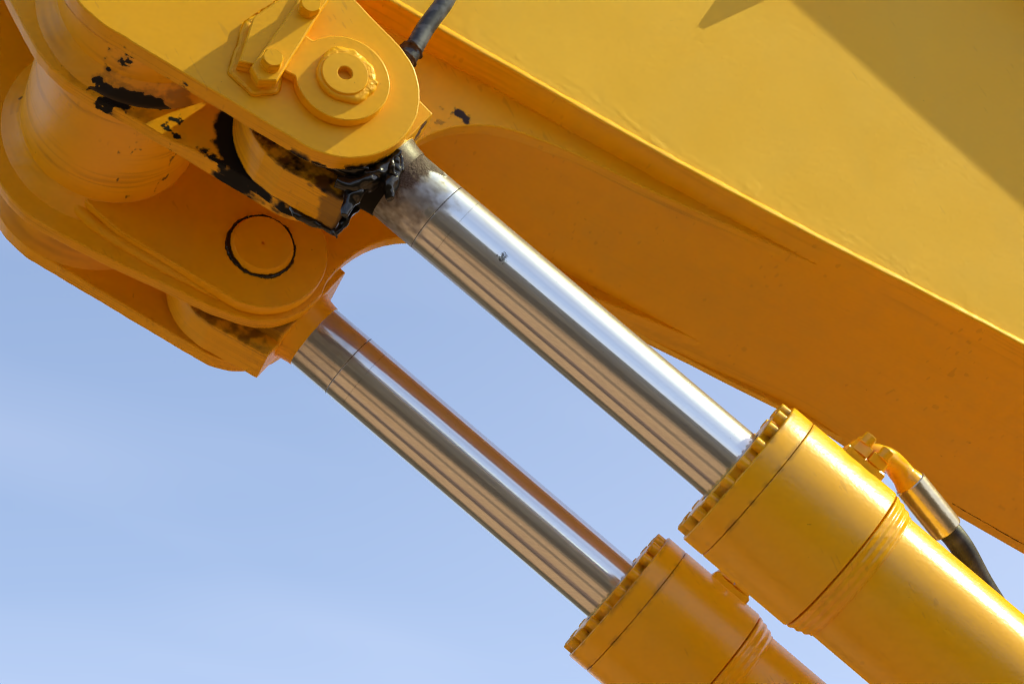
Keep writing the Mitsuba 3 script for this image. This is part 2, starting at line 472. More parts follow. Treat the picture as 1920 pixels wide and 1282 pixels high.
scene['paint_plain'] = painted(c_plain, b_edge)
def c_under(p, n, uv):
    c = paint(p, dust=0.06)
    u = p.x * 0.915 - p.z * 0.40
    st = noise(p.y * 170, u * 9, 2.0) * 0.5 + noise(p.y * 60, u * 5, 5.0) * 0.5
    lip = smoothstep(0.085, 0.06, p.y) + smoothstep(0.545, 0.57, p.y)
    return mix(c, mi.Color3f(0.33, 0.15, 0.008), smoothstep(0.5, 0.85, st) * (0.03 + 0.14 * dr.clip(lip, 0, 1)))


scene['paint_under'] = painted(c_under, b_paint)
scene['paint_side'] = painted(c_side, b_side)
scene['paint_lug'] = painted(c_lug, b_edge)
scene['paint_bracket'] = painted(c_bracket, b_edge)
scene['paint_tube'] = painted(c_tube, b_paint, 0.5)
scene['paint_eye'] = painted(c_eye, b_edge)
scene['paint_weld'] = painted(c_plain, b_weld)


def c_cyl(p, n, uv):
    c = paint(p, dust=0.10)
    t = p.x * 0.79844 - p.z * 0.60208
    k = fbm(p.x * 40, p.y * 40, p.z * 40, 3)
    grime = smoothstep(0.010, 0.0, dr.abs(t - 1.0126)) * smoothstep(0.42, 0.62, k) * 0.45 + smoothstep(0.012, 0.002, dr.abs(t - 0.968)) * smoothstep(0.40, 0.65, k) * 0.5 + smoothstep(0.022, 0.004, dr.abs(t - 1.225)) * smoothstep(0.45, 0.8, k) * 0.15
    return mix(c, mi.Color3f(0.16, 0.075, 0.02), dr.clip(grime, 0, 1))


scene['paint_cylinder'] = bump({'type': 'principled', 'base_color': proc(c_cyl), 'roughness': 0.26, 'specular': 0.42}, b_paint)
scene['chrome'] = bump({'type': 'blendbsdf', 'weight': 0.33, 'sharp': {'type': 'principled', 'base_color': proc(c_rod), 'metallic': proc(m_rod), 'roughness': proc(r_rod), 'specular': 0.5},
                        'worn': {'type': 'principled', 'base_color': proc(c_rod), 'metallic': proc(m_rod), 'roughness': proc(r_rod2), 'specular': 0.5}}, b_rod, 0.0004)


def b_grease(p, n, uv):
    return (fbm(p.x * 90, p.y * 90, p.z * 90, 2) - 0.5) * 0.9


scene['grease_black'] = bump({'type': 'principled', 'base_color': {'type': 'rgb', 'value': [0.004, 0.0036, 0.0032]}, 'roughness': 0.17, 'specular': 0.5}, b_grease)
scene['seam_dark'] = {'type': 'twosided', 'b': {'type': 'diffuse', 'reflectance': {'type': 'rgb', 'value': [0.05, 0.018, 0.006]}}}


def c_rubber(p, n, uv):
    k = fbm(p.x * 40, p.y * 40, p.z * 40, 3)
    return mix(mi.Color3f(0.020, 0.018, 0.018), mi.Color3f(0.055, 0.052, 0.055), smoothstep(0.4, 0.75, k))


scene['rubber_hose'] = bump({'type': 'principled', 'base_color': proc(c_rubber), 'roughness': 0.5, 'specular': 0.4}, b_paint)


def c_rubber2(p, n, uv):
    k = smoothstep(0.42, 0.62, fbm(p.x * 26 + p.z * 30, p.y * 40, p.z * 26 - p.x * 20, 3))
    return mix(mi.Color3f(0.018, 0.019, 0.024), mi.Color3f(0.075, 0.080, 0.095), k)


scene['rubber_dusty'] = bump({'type': 'principled', 'base_color': proc(c_rubber2), 'roughness': 0.42, 'specular': 0.5}, b_paint)


def c_rusty(p, n, uv):
    return mix(mi.Color3f(0.022, 0.012, 0.008), mi.Color3f(0.11, 0.062, 0.038), noise(p.x * 140, p.y * 140, p.z * 140))


scene['rusty'] = bump({'type': 'principled', 'base_color': proc(c_rusty), 'roughness': 0.8, 'specular': 0.2}, b_weld)


def c_zinc(p, n, uv):
    return mix(mi.Color3f(0.46, 0.40, 0.27), mi.Color3f(0.62, 0.56, 0.42), fbm(p.x * 60, p.y * 60, p.z * 60, 3))


scene['zinc'] = bump({'type': 'principled', 'base_color': proc(c_zinc), 'metallic': 0.9, 'roughness': 0.24}, b_paint)


def c_ground(p, n, uv):
    k = fbm(p.x * 0.7, p.y * 0.7, 0.0, 4)
    c = mix(mi.Color3f(0.36, 0.200, 0.116), mi.Color3f(0.45, 0.255, 0.150), k)
    yy = p.y + 0.03 * p.x
    tracks = smoothstep(0.54, 0.60, noise(yy * 0.55, p.x * 0.01, 3.0) * 0.7 + noise(yy * 1.9, p.x * 0.015, 7.0) * 0.3)
    c = mix(c, mi.Color3f(0.07, 0.055, 0.048), tracks * 0.75)
    rr = dr.sqrt(dr.square(p.x - 0.3) + dr.square(p.y - 1.6)) + 3.0 * (fbm(p.x * 0.12, p.y * 0.12, 0.0, 3) - 0.5)
    band = smoothstep(0.50, 0.60, noise(rr * 0.75, 3.0, p.x * 0.004) * 0.6 + noise(rr * 2.3, 8.0) * 0.4)
    c = mix(c, mix(mi.Color3f(0.040, 0.030, 0.022), mi.Color3f(0.16, 0.115, 0.082), band), smoothstep(5.3, 6.8, rr))
    return c


scene['dirt'] = {'type': 'twosided', 'b': {'type': 'diffuse', 'reflectance': proc(c_ground)}}
scene['scrub'] = {'type': 'twosided', 'b': {'type': 'diffuse', 'reflectance': {'type': 'rgb', 'value': [0.045, 0.05, 0.03]}}}

# ---------------------------------------------------------------- setting: ground, far hills (seen only in the chrome)
GZ = -4.1
ground = trimesh.Trimesh([[-1500, -1500, GZ], [1500, -1500, GZ], [1500, 1500, GZ], [-1500, 1500, GZ]], [[0, 1, 2], [0, 2, 3]])
scene['ground'] = ply(ground, 'dirt')
labels['ground'] = {'label': 'pale dry dirt yard far below the boom, mirrored in the chrome', 'category': 'ground', 'kind': 'structure'}
a = np.linspace(0, 2 * np.pi, 181)
hv, hf = [], []
for k, t in enumerate(a):
    R0 = 190 + 25 * math.sin(3 * t)
    hgt = 7 + 4 * n1(np.array([t * 4]), 5)[0] + 3 * n1(np.array([t * 13]), 6)[0]
    hv += [[R0 * math.cos(t), R0 * math.sin(t), GZ - 1], [(R0 + 14) * math.cos(t), (R0 + 14) * math.sin(t), GZ + hgt], [(R0 + 60) * math.cos(t), (R0 + 60) * math.sin(t), GZ - 1]]
for k in range(180):
    A, B = 3 * k, 3 * k + 3
    hf += [[A, B, B + 1], [A, B + 1, A + 1], [A + 1, B + 1, B + 2], [A + 1, B + 2, A + 2]]
scene['hills'] = ply(trimesh.Trimesh(hv, hf, process=False), 'scrub')
labels['hills'] = {'label': 'low dark scrub-covered rise on the horizon around the yard', 'category': 'hills', 'kind': 'structure'}

# ---------------------------------------------------------------- the boom
B = 'excavator_boom'
labels[B] = {'label': 'yellow steel excavator boom with welded side plates, gussets and lugs', 'category': 'boom'}

NEAR = np.array([[-1.60, 1.15], [-0.95, 0.80], [-0.60, 0.605], [-0.35, 0.470], [-0.12, 0.375], [0.077, 0.295], [0.221, 0.230], [0.396, 0.153], [0.541, 0.087], [0.686, 0.024], [0.833, -0.037], [0.985, -0.099], [1.171, -0.170], [1.363, -0.247], [1.8, -0.43], [2.6, -0.80]])
FAR = np.array([[-1.60, 1.15], [-0.95, 0.80], [-0.60, 0.605], [-0.35, 0.470], [-0.12, 0.375], [0.077, 0.297], [0.221, 0.234], [0.396, 0.160], [0.541, 0.098], [0.686, 0.042], [0.833, -0.016], [0.985, -0.072], [1.154, -0.131], [1.363, -0.241], [1.8, -0.445], [2.6, -0.82]])
from scipy.interpolate import PchipInterpolator
fn_n, fn_f = PchipInterpolator(NEAR[:, 0], NEAR[:, 1]), PchipInterpolator(FAR[:, 0], FAR[:, 1])
xs = np.arange(-1.60, 2.6001, 0.005)
zn, zf = fn_n(xs), fn_f(xs)


def nrm2(xx, zz):
    t = np.stack([np.gradient(xx), np.gradient(zz)], 1)
    t /= np.linalg.norm(t, axis=1, keepdims=True)
    return np.stack([-t[:, 1], t[:, 0]], 1)


nn, nf = nrm2(xs, zn), nrm2(xs, zf)
TH = 0.019
wv = 0.0016 * (n1(xs / 0.035, 11) + 0.7 * n1(xs / 0.012, 12))
wv2 = 0.0016 * (n1(xs / 0.04, 13) + 0.7 * n1(xs / 0.014, 14))
# bottom plate: section points (y, lift along normal)
sec = [(0.0030, 0.0, 0), (0.0010, 0.0007, 0), (0.0, 0.0024, 0), (-0.0002, 0.0044, 0), (0.0004, 0.0068, 0), (0.0014, 0.0095, 0), (0.0030, 0.0125, 0), (0.0055, 0.0158, 0), (0.0085, 0.0182, 0), (0.012, 0.019, 0), (0.040, 0.019, 0)]
cols = []
for (y, h, _) in sec:
    hh = h + (wv2 if h > 0.009 else wv)
    yy = y + 0.5 * wv
    cols.append(np.c_[xs + nn[:, 0] * hh, np.full_like(xs, y) + (yy - y), zn + nn[:, 1] * hh])
for (y, h, _) in reversed(sec):
    cols.append(np.c_[xs + nf[:, 0] * h, np.full_like(xs, D - y), zf + nf[:, 1] * h])
# interior stations so that the ruled underside is smooth
S = len(cols)
V = np.stack(cols, 1)
nx = len(xs)
F = []
for j in range(S):
    k = (j + 1) % S
    A = np.arange(nx - 1) * S
    F += [np.c_[A + j, A + S + j, A + S + k], np.c_[A + j, A + S + k, A + k]]
bottom = trimesh.Trimesh(V.reshape(-1, 3), np.vstack(F), process=False)
if bottom.volume < 0:
    bottom.invert()
obj(B + '__bottom_plate', bottom, 'paint_under', smooth=40)

TOP = np.array([[2.6, -0.30], [1.75, 0.400], [1.275, 0.790], [0.72, 1.13], [0.0, 1.34], [-0.35, 1.45], [-1.60, 1.90]])
so = np.vstack([np.c_[xs + nn[:, 0] * (TH - 0.001), zn + nn[:, 1] * (TH - 0.001)][::4], TOP])
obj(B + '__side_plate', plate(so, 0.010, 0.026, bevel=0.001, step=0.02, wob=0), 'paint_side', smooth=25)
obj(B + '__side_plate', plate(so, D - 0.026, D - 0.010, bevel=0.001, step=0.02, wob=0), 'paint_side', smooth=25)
# top plate, overhanging the sides
tp = TOP[1:]
tpl = []
for (x, z) in TOP:
    tpl.append((x, z))
t_out = np.array(tpl)
tn = nrm2(t_out[:, 0], t_out[:, 1])
tn *= np.sign(tn[:, 1:2])
topv, topf = [], []
for k in range(len(t_out)):
    for (y, h) in ((-0.09, 0.0), (-0.09, 0.02), (D + 0.09, 0.02), (D + 0.09, 0.0)):
        topv.append([t_out[k, 0] + tn[k, 0] * h, y, t_out[k, 1] + tn[k, 1] * h])
for k in range(len(t_out) - 1):
    for j in range(4):
        i0, i1 = 4 * k + j, 4 * k + (j + 1) % 4
        topf += [[i0, i0 + 4, i1 + 4], [i0, i1 + 4, i1]]
topm = trimesh.Trimesh(topv, topf, process=False)
if topm.volume < 0:
    topm.invert()
obj(B + '__top_plate', topm, 'paint_plain')
# bracket welded on the side plate just above the picture (its shadow falls into view)
br = plate(np.array([(0.867, 0.485), (0.880, 0.478), (1.02, 0.576), (0.98, 0.66), (0.93, 0.66), (0.908, 0.554)]), -0.030, 0.0095, bevel=0.002, step=0.01, wob=0)
obj(B + '__hose_bracket', br, 'paint_plain')

# inner bracket plates with gusset tail
ARC = [(0.1315, -0.068), (0.143, -0.034), (0.158, -0.010), (0.180, 0.016), (0.210, 0.044), (0.243, 0.066), (0.288, 0.083), (0.338, 0.0915), (0.378, 0.0900), (0.421, 0.082), (0.475, 0.068), (0.525, 0.0535), (0.600, 0.026), (0.683, -0.003), (0.760, -0.027), (0.842, -0.052), (0.915, -0.0755), (0.985, -0.0965)]
arc_s = spline(np.array(ARC), 90)
ENDC = circle_pts((0, 0), 0.146, 160)
end_arc = np.array([q for q in np.c_[0.146 * np.cos(np.radians(np.arange(-108, -30, 2.5))), 0.146 * np.sin(np.radians(np.arange(-108, -30, 2.5)))]])
tail_top = np.c_[xs - 0 * xs, zn + 0.006][(xs > 0.10) & (xs < 0.985)][::-1][::4]
up = [(0.02, 0.322), (-0.12, 0.378), (-0.35, 0.473), (-0.60, 0.608), (-0.95, 0.803), (-1.55, 1.120)]
low_near = [(-1.55, 1.02), (-0.95, 0.70), (-0.76, 0.56), (-0.660, 0.400), (-0.612, 0.288), (-0.562, 0.196), (-0.530, 0.140), (-0.503, 0.095), (-0.478, 0.068), (-0.450, 0.045), (-0.412, 0.025), (-0.370, 0.008), (-0.330, -0.008), (-0.270, -0.039), (-0.190, -0.066), (-0.122, -0.094), (-0.078, -0.116)]
low_far = [(-1.55, 1.02), (-0.95, 0.72), (-0.72, 0.60), (-0.61, 0.46), (-0.575, 0.288), (-0.552, 0.165), (-0.530, 0.105), (-0.508, 0.074), (-0.485, 0.044), (-0.451, 0.014), (-0.399, -0.013), (-0.332, -0.040), (-0.253, -0.070), (-0.170, -0.098), (-0.09, -0.128)]
for low, y0, y1, sd in ((low_near, 0.076, 0.108, 1), (low_far, 0.526, 0.557, 2)):
    arc_k = arc_s.copy()
    if y0 > 0.3:
        arc_k[:, 1] += (fn_f(arc_k[:, 0]) - fn_n(arc_k[:, 0])) * np.clip((arc_k[:, 0] - 0.3) / 0.2, 0, 1)
    tt_ = tail_top.copy()
    if y0 > 0.3:
        tt_[:, 1] = fn_f(tt_[:, 0]) + 0.006
    outl = np.vstack([np.array(low), end_arc, arc_k, tt_, np.array(up)])
    k = obj(B + '__bracket_plate', plate(outl, y0, y1, bevel=0.0032, step=0.006, wob=0.0012, seed=sd), 'paint_bracket', smooth=35)
# doublers round the pins on the inner faces
dl = np.vstack([circle_pts((0, 0), 0.133), [(-0.278, -0.011), (-0.345, 0.040), (-0.36, 0.14), (-0.2, 0.22)]])
dhull = hull2(dl)
for y0, y1, sd in ((0.109, 0.141, 3), (0.4925, 0.525, 4)):
    obj(B + '__doubler_plate', plate(dhull, y0, y1, bevel=0.003, wob=0.0008, seed=sd), 'paint_bracket', smooth=35)
# fillet weld along the far doubler
lowd = np.array([(-0.365, 0.055), (-0.330, 0.018), (-0.282, -0.013), (-0.216, -0.044), (-0.132, -0.083), (-0.075, -0.113)])
ws = spline(np.c_[lowd[:, 0], np.full(len(lowd), 0.522), lowd[:, 1]], 90)
obj(B + '__weld_bead', tube(ws, np.interp(np.arange(90), [0, 10, 60, 89], [0.014, 0.013, 0.011, 0.002]) + 0.0015 * n1(np.arange(90) / 8.0, 41), 16), 'paint_weld', smooth=True)

# outer lug plates
lug = hull2(circle_pts((0, 0), 0.146, 180), circle_pts(TUBE, 0.205, 180))
lug_full = np.array(unary_union([sg.Polygon(lug), sg.Polygon([(-0.48, 0.28), (-0.40, 0.05), (0.02, 0.17), (-0.10, 0.40)])]).buffer(0.0005).exterior.coords)[:-1]
obj(B + '__lug_plate', plate(lug, -0.127, -0.084, bevel=0.003, wob=0.0012, seed=6), 'paint_lug', smooth=35)
obj(B + '__lug_plate', plate(lug, 0.717, 0.760, bevel=0.003, wob=0.0012, seed=7), 'paint_lug', smooth=35)

# cross tube through all four plates, with weld fillets
tl = lathe([(-0.10, 0.0), (-0.10, 0.172), (0.73, 0.172), (0.73, 0.0)], 160)
obj(B + '__cross_tube', place(tl, [TUBE[0], 0, TUBE[1]], [0, 1, 0]), 'paint_tube', smooth=35)


def fillet(y, sgn, leg=0.032, leg_y=0.036, seed=0):
    """concave fillet weld where the tube meets a plate face at y; sgn = side of the tube it lies on"""
    pr = []
    for k, q in enumerate(np.linspace(0, 1, 9)):
        r = 0.172 + leg * (1 - q) ** 1.7
        pr.append((sgn * leg_y * q, r))
    m = lathe(pr + [(sgn * leg_y, 0.168), (0, 0.168), pr[0]], 200, wob=lambda k, t, a: (0.0022 * n1(a * 9 + k * 0.3, seed) + 0.0014 * n1(a * 31 + k, seed + 1)) * (1 if 0 < k < 8 else 0.4))
    return place(m, [TUBE[0], y, TUBE[1]], [0, 1, 0])


for y, sgn, sd in ((-0.084, 1, 50), (0.076, -1, 52), (0.108, 1, 54), (0.526, -1, 56), (0.557, 1, 58), (0.717, -1, 60)):
    obj(B + '__weld_fillet', fillet(y, sgn, seed=sd), 'paint_tube', smooth=True)
# keeper block and keeper bar on the near lug
kb = np.array([(-0.186, -0.010), (-0.165, 0.084), (-0.116, 0.134), (-0.070, 0.165), (-0.085, 0.118), (-0.150, -0.012)])
obj(B + '__keeper_block', plate(kb, -0.163, -0.1272, bevel=0.0025, step=0.004, wob=0.0006, seed=9), 'paint_plain', smooth=30)
bar = np.array([(-0.166, -0.022), (-0.097, 0.113), (-0.078, 0.160), (-0.025, 0.160), (-0.046, 0.119), (-0.120, -0.042), (-0.152, -0.046)])
kbar = obj(B + '__keeper_bar', plate(bar, -0.172, -0.1525, bevel=0.003, step=0.004, wob=0.0008, seed=10), 'paint_plain', smooth=30)
pad = np.array([(-0.160, -0.020), (-0.130, 0.03), (-0.105, 0.02), (-0.124, -0.034), (-0.148, -0.038)])
obj(kbar + '__spacer', plate(pad, -0.1523, -0.1273, bevel=0.002, step=0.004, wob=0.001, seed=12), 'paint_weld', smooth=30)
for (x, z, rot) in ((-0.133, -0.010, 0.2), (-0.071, 0.112, 0.5)):
    hb = hexbolt(0.033, 0.018, 0.0190, 0.004)
    hb.apply_transform(trimesh.transformations.rotation_matrix(rot, [0, 0, 1]))
    obj(kbar + '__bolt', place(hb, [x, -0.1722, z], [0, -1, 0]), 'paint_plain', smooth=30)
# lumpy weld round the keeper block foot
foot = np.array(sg.Polygon(np.vstack([kb[[0, 1, 2]], [(-0.110, 0.02), (-0.118, -0.030), (-0.150, -0.040)]])).buffer(0.026).buffer(-0.013).exterior.coords)[:-1]
obj(B + '__weld_fillet', plate(foot, -0.1345, -0.1268, bevel=0.0062, step=0.005, wob=0.0022, seed=70), 'paint_weld', smooth=60)

# ---------------------------------------------------------------- pivot pins
P0 = 'pivot_pin'
labels[P0] = {'label': 'pivot pin with round flange, welded boss and centre hole on the near lug', 'category': 'pin'}
disc = sg.Polygon(circle_pts((0, 0.0), 0.0848, 160))
tab = sg.Polygon([(-0.055, 0.066), (-0.075, 0.078), (-0.100, 0.072), (-0.125, 0.020), (-0.108, -0.004), (-0.0835, -0.012)])
dsh = unary_union([disc, tab]).buffer(0.006).buffer(-0.012).buffer(0.006)
dpts = np.array(dsh.exterior.coords)[:-1]
obj(P0 + '__flange', plate(dpts, -0.150, -0.1272, bevel=0.0022, step=0.003, wob=0.0005, seed=14), 'paint_plain', smooth=30)
boss = lathe([(0.0, 0.0), (0.0, 0.0412), (0.014, 0.0422), (0.0165, 0.0410), (0.0170, 0.040), (0.0170, 0.0145), (0.0158, 0.0132), (0.0, 0.0130), (-0.02, 0.0125), (-0.02, 0.0)], 96)
obj(P0 + '__boss', place(boss, [0, -0.1495, 0], [0, -1, 0]), 'paint_plain', smooth=30)
def boss_leg(a):
    d = np.degrees(a) % 360
    d = np.where(d > 250, d - 360, d)
    w = np.clip((d + 100) / 75, 0, 1) * np.clip((165 - d) / 60, 0, 1)
    return w * w * (3 - 2 * w)


pw = []
for k, q in enumerate(np.linspace(0, 1, 9)):
    pw.append((-0.0005 + 0.0125 * math.sin(q * math.pi / 2), 0.0420 + 0.0135 * math.cos(q * math.pi / 2)))


def boss_wob(k, t, a):
    q = k / 8.0
    w = boss_leg(a)
    lum = 0.0042 * n1(np.degrees(a) / 27.0, 81) + 0.0022 * n1(np.degrees(a) / 11.0 + q * 0.8, 82)
    return (1 - q) * (-0.0080 * (1 - w) + w * (1.6 * lum + 0.0035)) + math.sin(q * math.pi) * w * (0.0026 + 0.9 * lum) if k < 9 else 0 * a


obj(P0 + '__weld_bead', place(lathe(pw + [(0.0120, 0.038), (-0.0005, 0.038), pw[0]], 240, boss_wob), [0, -0.1500, 0], [0, -1, 0]), 'paint_weld', smooth=True)
obj(P0 + '__shaft', place(lathe([(0, 0), (0, 0.065), (0.28, 0.065), (0.282, 0.063), (0.282, 0)], 64), [0, -0.126, 0], [0, 1, 0]), 'paint_plain', smooth=30)

P1 = 'pivot_pin_001'
labels[P1] = {'label': 'flat pin end ringed with black grease on the inner face of the far bracket', 'category': 'pin'}
pe = lathe([(0.006, 0.0), (0.006, 0.0022), (0.0, 0.0030), (-0.001, 0.0040), (-0.001, 0.0565), (-0.0002, 0.0578), (0.0125, 0.0635), (0.0135, 0.0642), (0.30, 0.0642), (0.30, 0)], 120)
obj(P1 + '__shaft', place(pe, [0, 0.4785, 0], [0, 1, 0]), 'paint_plain', smooth=25)
ga = np.linspace(0, 2 * np.pi, 200)
gr = 0.0660 + 0.0022 * n1(ga * 14, 91) + 0.0012 * n1(ga * 5, 94)
gth = 0.0017 + 0.0040 * np.exp(-((np.degrees(ga) - 195) / 40.0) ** 2) + 0.0022 * np.exp(-((np.degrees(ga) - 290) / 28.0) ** 2) + 0.0024 * np.clip(n1(ga * 16, 93), 0, 1)
obj(P1 + '__grease', tube(np.c_[gr * np.cos(ga), np.full(200, 0.4918), gr * np.sin(ga)], gth, 10), 'grease_black', smooth=True)
labels[P1 + '__grease'] = {'label': 'ragged ring of black grease'}


# ---------------------------------------------------------------- hydraulic cylinders
def cyl_pt(t, h, y, yc):
    return RW * t + PW * h + YW * (yc + y)


def th2xz(pts):
    return np.array([(t * RW[0] + h * PW[0], t * RW[2] + h * PW[2]) for t, h in pts])


def eye_outline(R, tend, hb, htop, n=80):
    """rod-eye block in (t, h): round end plus square shoulders"""
    a = np.radians(np.linspace(98, 262, n))
    arc = np.c_[R * np.cos(a), R * np.sin(a)]
    return np.vstack([arc, [(0.02, -R + 0.002), (tend, hb), (tend, htop), (0.02, R - 0.002)]])


def along(profile, yc, n=128, wob=None):
    return place(lathe(profile, n, wob), [0, yc, 0], RW, [0, 1, 0])


def make_cylinder(key, yc, near):
    C = key
    # rod eye
    body = plate(th2xz(eye_outline(0.148, 0.1444, -0.117, 0.117)), yc - 0.032, yc + 0.0717, bevel=0.003, wob=0.001, seed=21 + int(near))
    ek = obj(C + '__rod_eye', body, 'paint_eye', smooth=35)
    d_ = np.array([-0.702, 0.0, 0.712])
    obj(ek + '__added_sun_block', cut_box(d_ * 0.149 + YW * (yc + 0.02), (0.05, 0.09, 0.036), d_, [0.712, 0, 0.702], 0.003), 'paint_eye', smooth=20)  # unseen added block, narrows the sunlit strip on the near bracket
    step = plate(th2xz(np.vstack([np.c_[0.122 * np.cos(np.radians(np.arange(100, 255, 4))), 0.122 * np.sin(np.radians(np.arange(100, 255, 4)))], [(0.10, -0.088), (0.1438, -0.080), (0.1444, 0.117), (0.0, 0.130)]])), yc - 0.0717, yc - 0.0322, bevel=0.003, wob=0.001, seed=23)
    obj(ek + '__near_face', step, 'paint_eye', smooth=35)
    neck = along([(0.10, 0.0), (0.10, 0.082), (0.1442, 0.080), (0.150, 0.0775), (0.160, 0.0745), (0.172, 0.0722), (0.1782, 0.0718), (0.1785, 0.0700), (0.1785, 0.0)], yc)
    obj(ek + '__neck', neck, 'paint_eye', smooth=40)
    # chrome rod (own material coordinates from the world position)
    rod = along([(0.17, 0.0), (0.17, 0.0698), (0.30, 0.0700), (0.6, 0.0700), (1.05, 0.0700), (1.05, 0.0)], yc, 256)
    rk = obj(C + '__rod', rod, 'chrome', smooth=30)
    labels[rk] = {'label': 'bright chrome rod, rusty and greasy near its eye' if near else 'bright chrome rod with scribed lines near its eye'}
    # gland with ring of cap screws
    gk = obj(C + '__gland', along([(0.955, 0.0702), (0.953, 0.0745), (0.953, 0.079), (0.9505, 0.081), (0.9500, 0.116), (0.9506, 0.1188), (0.9525, 0.1205), (0.9680, 0.1210), (0.9680, 0.1488), (0.9692, 0.1507), (0.9712, 0.1515), (1.0100, 0.1515), (1.0118, 0.1508), (1.0123, 0.1490), (1.0123, 0.0702)], yc), 'paint_cylinder', smooth=30)
    wk = obj(gk + '__wiper_seal', along([(0.9508, 0.0705), (0.9508, 0.0738), (0.9529, 0.0742), (0.9529, 0.0705)], yc, 96), 'rubber_hose', smooth=30)
    scr = lathe([(0.0, 0.0), (0.0, 0.0112), (-0.0165, 0.0112), (-0.0184, 0.0103), (-0.0190, 0.0090), (-0.0190, 0.0062), (-0.011, 0.0060), (-0.011, 0.0)], 24)
    for k in range(20):
        a = 2 * math.pi * (k + 0.35) / 20
        o = cyl_pt(0.9678, 0.1345 * math.sin(a), 0.1345 * math.cos(a), yc)
        obj(gk + '__bolt', place(scr, o, RW), 'paint_cylinder', smooth=35)
    # cylinder head, weld collar, barrel
    obj(C + '__barrel_head', along([(1.0130, 0.075), (1.0130, 0.1486), (1.0135, 0.1505), (1.0155, 0.1515), (1.1985, 0.1515), (1.2015, 0.1508), (1.2025, 0.1490), (1.2025, 0.120)], yc), 'paint_cylinder', smooth=30)
    pr = [(1.2022, 0.120), (1.2023, 0.1425), (1.2050, 0.1428)]
    for q in np.linspace(0, 1, 41):
        t = 1.2056 + 0.0430 * q
        r = 0.1478 - 0.0125 * q + 0.0012 * math.sin(q * math.pi * 5.6 + 1.2 * q * q) + 0.0012 * math.sin(q * math.pi) + 0.0006
        pr.append((t, r))
    pr += [(1.2492, 0.1335), (1.2492, 0.12)]
    wob = lambda k, t, a: (0.0007 * n1(a * 26 + k * 0.21, 61) + 0.0009 * n1(a * 7 + k * 0.05, 62)) if 2 < k < 44 else 0 * a
    obj(C + '__weld_bead', along(pr, yc, 220, wob), 'paint_cylinder', smooth=True)
    obj(C + '__barrel', along([(1.2488, 0.12), (1.2490, 0.1338), (2.55, 0.1342), (2.56, 0.132), (2.56, 0.0)], yc, 160), 'paint_cylinder', smooth=30)
    # split-flange port on top of the head
    al = math.radians(-22)
    N = PW * math.cos(al) + YW * math.sin(al)
    S_ = np.cross(N, RW)
    base = RW * 1.124 + YW * yc + N * 0.1505
    pk = obj(C + '__port_block', cut_box(base + N * 0.000, (0.086, 0.084, 0.020), N, RW, 0.004), 'paint_cylinder', smooth=20)
    for s in (-1, 1):
        pts = []
        for sgn in (-1, 1):
            for (tt, ww, zz) in ((0.002, 0.044, 0.027), (0.010, 0.044, 0.028), (0.030, 0.038, 0.028), (0.036, 0.030, 0.026), (0.038, 0.012, 0.024), (0.002, 0.020, 0.034), (0.016, 0.020, 0.034)):
                pts += [base + RW * s * tt + S_ * sgn * ww + N * zz, base + RW * s * (tt + (0.002 if tt > 0.005 else 0)) + S_ * sgn * (ww + 0.001) + N * 0.0095]
        obj(pk + '__clamp_half', trimesh.convex.convex_hull(np.array(pts)), 'paint_cylinder', smooth=18)
        for q in (-1, 1):
            o = base + RW * s * 0.0195 + S_ * q * 0.0315 + N * 0.0275
            scb = lathe([(0, 0), (0, 0.0150), (0.003, 0.0150), (0.0032, 0.0122), (0.0185, 0.0122), (0.0205, 0.0108), (0.0205, 0.006), (0.012, 0.0058), (0.012, 0)], 28)
            obj(pk + '__bolt', place(scb, o, N), 'paint_cylinder', smooth=35)
    return base, N, S_


labels['hydraulic_cylinder'] = {'label': 'nearer hydraulic cylinder, rod eye dirty with black grease, sunlit yellow barrel', 'category': 'hydraulic cylinder', 'group': 'pair of boom lift cylinders'}
labels['hydraulic_cylinder_001'] = {'label': 'farther hydraulic cylinder with shaded barrel, lower in the picture', 'category': 'hydraulic cylinder', 'group': 'pair of boom lift cylinders'}
bN, nN, sN = make_cylinder('hydraulic_cylinder', 0.0, True)
bF, nF, sF = make_cylinder('hydraulic_cylinder_001', D, False)


# grease squeezed out beside the near eye
def blob(path, rad, seed, n=26):
    p = spline(path, 60)
    r = np.interp(np.linspace(0, 1, 60), np.linspace(0, 1, len(rad)), rad)
    r = r * (1 + 0.40 * n1(np.arange(60) / 11.0, seed) + 0.12 * n1(np.arange(60) / 5.0, seed + 1))
    m = tube(p, r, n, lump=lambda k, a: 0.14 * np.sin(2 * a + k * 0.12) + 0.07 * np.sin(3 * a - k * 0.2))
    return m


def inv(px, y):
    """world point on the plane y at a measured photo position (used once to survey the grease lumps)"""
    v = M_CW @ np.array([(px[0] - 960) / 5041.0, (px[1] - 641) / 5041.0, 1.0])
    return CAM + v * ((y - CAM[1]) / v[1])


